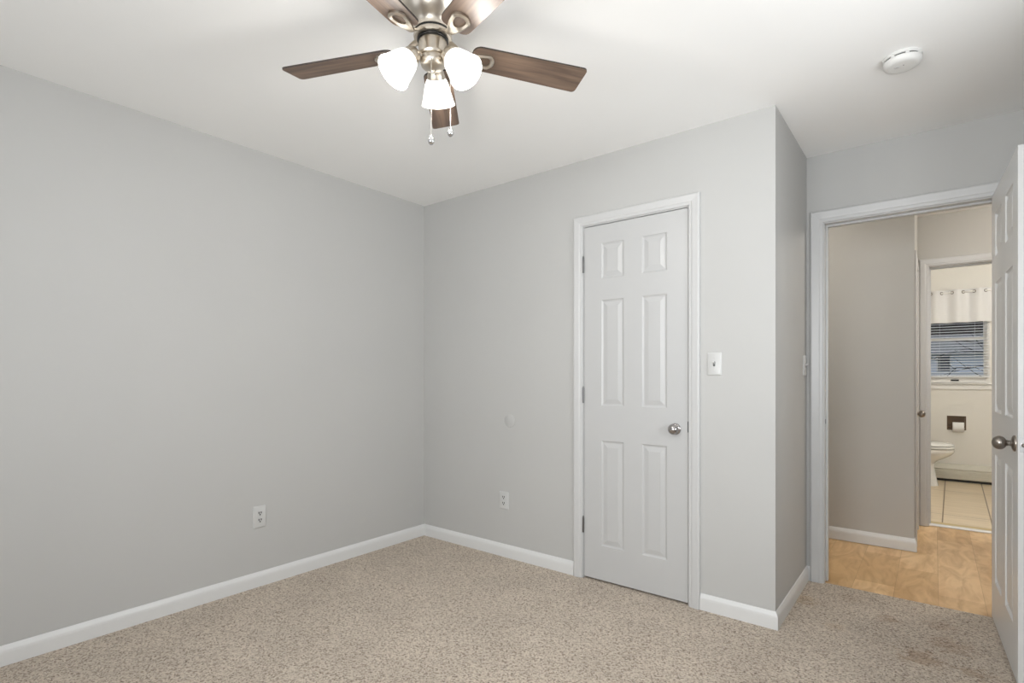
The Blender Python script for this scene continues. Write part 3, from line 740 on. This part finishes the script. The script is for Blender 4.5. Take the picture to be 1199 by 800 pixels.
# toilet
ty = 4.62
to = thing('toilet', (2.80, ty, .006), 'white toilet with closed lid standing left in the bathroom', 'toilet')
def sect(bm, z, xb, xf, hw, n=36, sq=2.3):
    cx, hl = (xb+xf)/2, (xf-xb)/2; out = []
    for i in range(n):
        a = 2*PI*i/n; c, s = math.cos(a), math.sin(a)
        out.append(bm.verts.new((cx+hl*math.copysign(abs(c)**(2/sq), c), ty+hw*math.copysign(abs(s)**(2/sq), s), z)))
    return out
def loft(secs, sq=2.3):
    bm = bmesh.new(); rs = [sect(bm, *s, sq=sq) for s in secs]
    for a, b in zip(rs, rs[1:]):
        for i in range(len(a)): bm.faces.new((a[i], a[(i+1) % len(a)], b[(i+1) % len(a)], b[i]))
    bm.faces.new(rs[0][::-1]); bm.faces.new(rs[-1]); return bm
bm = loft([(.006, 2.54, 3.008, .120), (.03, 2.54, 3.004, .116), (.12, 2.54, 2.986, .106), (.20, 2.53, 2.974, .104), (.245, 2.51, 2.974, .112), (.275, 2.48, 3.005, .128), (.305, 2.45, 3.060, .148), (.335, 2.43, 3.105, .166), (.362, 2.42, 3.135, .178), (.380, 2.42, 3.144, .182), (.404, 2.42, 3.144, .182), (.408, 2.43, 3.138, .176)])
obj('bowl', bm, M['porcelain'], to, True)
obj('seat', loft([(.411, 2.60, 3.140, .180), (.414, 2.595, 3.146, .184), (.427, 2.595, 3.146, .184), (.431, 2.60, 3.140, .178)]), M['seat'], to, True)
obj('lid', loft([(.436, 2.60, 3.136, .178), (.440, 2.595, 3.141, .182), (.452, 2.595, 3.139, .180), (.462, 2.61, 3.115, .160), (.466, 2.66, 3.05, .11)]), M['seat'], to, True)
bm = loft([(.400, 2.335, 2.545, .205), (.55, 2.33, 2.552, .222), (.745, 2.328, 2.556, .228)], sq=5)
tk = obj('tank', bm, M['porcelain'], to, True)
obj('tank_lid', loft([(.746, 2.322, 2.564, .236), (.752, 2.32, 2.567, .239), (.775, 2.32, 2.567, .239), (.782, 2.326, 2.56, .232)], sq=5), M['porcelain'], tk, True)
bm = bmesh.new(); tube(bm, [(2.558, ty+.15, .69), (2.575, ty+.15, .69), (2.580, ty+.10, .682), (2.580, ty+.075, .68)], [.008, .008, .006, .006], 10); obj('flush_lever', bm, M['steel'], tk, True)
# recessed paper holder and roll
hd = thing('paper_holder', (3.166, YE, .656), 'dark bronze recessed paper holder in the bathroom wall under the window', 'paper holder')
bm = bmesh.new()
for a in ((TX0-.008, TX0, TZ0-.008, TZ1+.008), (TX1, TX1+.008, TZ0-.008, TZ1+.008), (TX0, TX1, TZ0-.008, TZ0), (TX0, TX1, TZ1, TZ1+.008)): box(bm, a[0], a[1], YE-.005, YE+.001, a[2], a[3])
obj('frame', bm, M['bronze'], hd)
bm = bmesh.new(); t_ = .004
box(bm, TX0, TX0+t_, YE, YE+.09, TZ0, TZ1); box(bm, TX1-t_, TX1, YE, YE+.09, TZ0, TZ1); box(bm, TX0, TX1, YE, YE+.09, TZ0, TZ0+t_); box(bm, TX0, TX1, YE, YE+.09, TZ1-t_, TZ1); box(bm, TX0, TX1, YE+.086, YE+.09, TZ0, TZ1)
obj('recess', bm, M['bronze'], hd)
bm = bmesh.new(); tube(bm, [(TX0+.004, YE-.006, .618), (TX1-.004, YE-.006, .618)], .009, 14); obj('roller', bm, M['bronze'], hd, True)
bm = bmesh.new()
R = Matrix.Translation((0, YE-.006, .612)) @ Matrix.Rotation(PI/2, 4, 'Y')
lathe(bm, [(.018, 3.133), (.051, 3.133), (.053, 3.135), (.053, 3.229), (.051, 3.231), (.018, 3.231), (.018, 3.133)], R, 40, cap=False)
pr_ = obj('toilet_paper_roll', bm, M['paper'], None, True, origin=(3.182, YE-.006, .612)); tag(pr_, 'white toilet paper roll on the bronze recessed holder', 'toilet paper')
# baseboard heater
ht = thing('baseboard_heater', (3.3, 5.015, .006), 'cream baseboard heater along the bathroom wall under the window', 'heater')
bm = bmesh.new(); sweep(bm, [(2.33, YE, .03), (4.40, YE, .03)], [(0, 0), (-.012, 0), (-.060, .004), (-.066, .012), (-.066, .054), (-.062, .057), (-.066, .060), (-.066, .094), (-.062, .100), (-.056, .102), (-.056, .108), (-.060, .110), (-.062, .118), (-.030, .162), (-.004, .168), (0, .168)], (0, 0, 1), 1)
obj('cover', bm, M['heater'], ht)
obj('shadow_gap', bx(2.34, 4.39, YE-.045, YE-.005, .008, .032), M['dark'], ht, label='dark strip standing in for the shadow gap under the cover')  # black box put in as the shade below the heater cover
for x0_, x1_ in ((2.315, 2.345), (4.385, 4.415)):
    obj('end_cap', bx(x0_, x1_, YE-.070, YE, .008, .200), M['heater'], ht, bevel=.004)
# unseen ceiling lamps, added to brighten the hall and bathroom
def dome(x, y, z, power, label, col):
    t = thing('fill_ceiling_light', (x, y, z), label, 'added ceiling light', 'added round ceiling lamps')
    bm = bmesh.new(); lathe(bm, [(0, z), (.15, z), (.15, z-.02), (0, z-.02)], Matrix.Translation((x, y, 0)), 32); obj('base', bm, M['nickel'], t, True)
    bm = bmesh.new(); lathe(bm, [(.14, z-.02), (.138, z-.04), (.115, z-.07), (.07, z-.09), (0, z-.097)], Matrix.Translation((x, y, 0)), 32); obj('glass_dome', bm, M['dome'], t, True, label='lit white glass dome of the added lamp')
    point('lamp_light', (x, y, z-.16), power, col, .07)  # fill light of the added lamp
dome(1.62, 1.30, H, HALL_W, 'added round ceiling lamp in the hall, out of sight left of the doorway', (1.0, .95, .88))
dome(4.10, 1.75, H, HALL2_W, 'added round ceiling lamp in the hall, out of sight right of the doorway', (1.0, .94, .86))
dome(3.95, 3.05, 2.62, BATH_W, 'added unseen ceiling lamp in the bathroom near its doorway', (1.0, .985, .955))

# ------------------------------------------------------------------ outside the bathroom window
struct('ground', bx(-20, 30, 5.3, 60, -1.0, -.8), M['grass'], 'winter lawn outside the bathroom window', 'ground')
ho = thing('house', (4.0, 32, -.8), 'pale blue sided neighbour house with grey roof seen through the bathroom window', 'house', 'neighbour houses')
obj('wall', bx(-3, 12, 32, 38, -.8, 2.30), M['siding'], ho)
bm = bmesh.new(); P_ = [(31.5, 2.28), (31.5, 2.36), (35, 3.42), (38.6, 2.36), (38.6, 2.28), (35, 3.30)]
va = [bm.verts.new((-3.4, y, z)) for y, z in P_]; vb = [bm.verts.new((12.4, y, z)) for y, z in P_]
for i in range(6): bm.faces.new((va[i], va[(i+1) % 6], vb[(i+1) % 6], vb[i]))
bm.faces.new(va[::-1]); bm.faces.new(vb); obj('roof', bm, M['roofgrey'], ho)
obj('skirt', bx(-3, 12, 31.9, 32, -.8, 1.38), M['white_ext'], ho, label='white lower band of the house wall')
f_ = obj('window', bx(3.06, 3.64, 31.93, 32.0, 1.39, 2.27), M['white_ext'], ho)
obj('pane', bx(3.12, 3.58, 31.91, 31.94, 1.45, 2.22), M['winglass_far'], f_, label='dark window pane')
h2 = thing('house', (4.0, 46, -.8), 'dark brown roofed house rising behind the pale blue house', 'house', 'neighbour houses')
obj('wall', bx(-6, 16, 46, 54, -.8, 3.4), M['siding'], h2)
bm = bmesh.new(); P_ = [(45.2, 3.3), (45.2, 3.5), (50, 7.6), (54.8, 3.5), (54.8, 3.3), (50, 7.4)]
va = [bm.verts.new((-6.6, y, z)) for y, z in P_]; vb = [bm.verts.new((16.6, y, z)) for y, z in P_]
for i in range(6): bm.faces.new((va[i], va[(i+1) % 6], vb[(i+1) % 6], vb[i]))
bm.faces.new(va[::-1]); bm.faces.new(vb); obj('roof', bm, M['roofbrown'], h2, label='dark brown shingle roof')
def bare_tree(x, y, h, label, seed, lean):
    rn = random.Random(seed); t = thing('bare_tree', (x, y, -.8), label, 'tree', 'bare trees outside the window')
    bm = bmesh.new(); tube(bm, [(x, y, -.8), (x+.05, y, .6), (x-.02, y+.05, 2.0), (x+.1, y, h)], [.16, .12, .085, .03], 10); obj('trunk', bm, M['bark'], t, True)
    bm = bmesh.new()
    def grow(p, d, L, r, lv):
        pts = [p]; q = p
        for i in range(5):
            d = (d+Vector((rn.uniform(-.22, .22), rn.uniform(-.2, .2), rn.uniform(-.16, .14)))).normalized(); q = q+d*L/5; pts.append(q)
        tube(bm, pts, [r*(1-.14*i) for i in range(6)], 6)
        if lv > 0:
            for k in range(3):
                j = rn.randint(1, 4); dd = (d+Vector((rn.uniform(-.8, .8), rn.uniform(-.6, .6), rn.uniform(-.5, .6)))).normalized()
                grow(pts[j], dd, L*.6, r*.55, lv-1)
    for k in range(5):
        z = 1.1+(h-1.1)*k/5; grow(Vector((x, y, z)), Vector((lean*rn.uniform(.7, 1.2), rn.uniform(-.4, .4), rn.uniform(-.05, .35))).normalized(), rn.uniform(1.2, 2.0), .026, 1)
    obj('branches', bm, M['bark'], t, True)
bare_tree(2.0, 18.0, 4.2, 'bare winter tree left outside the bathroom window', 3, 1)
bare_tree(4.9, 21.0, 3.2, 'thin bare tree right outside the bathroom window', 8, -1)
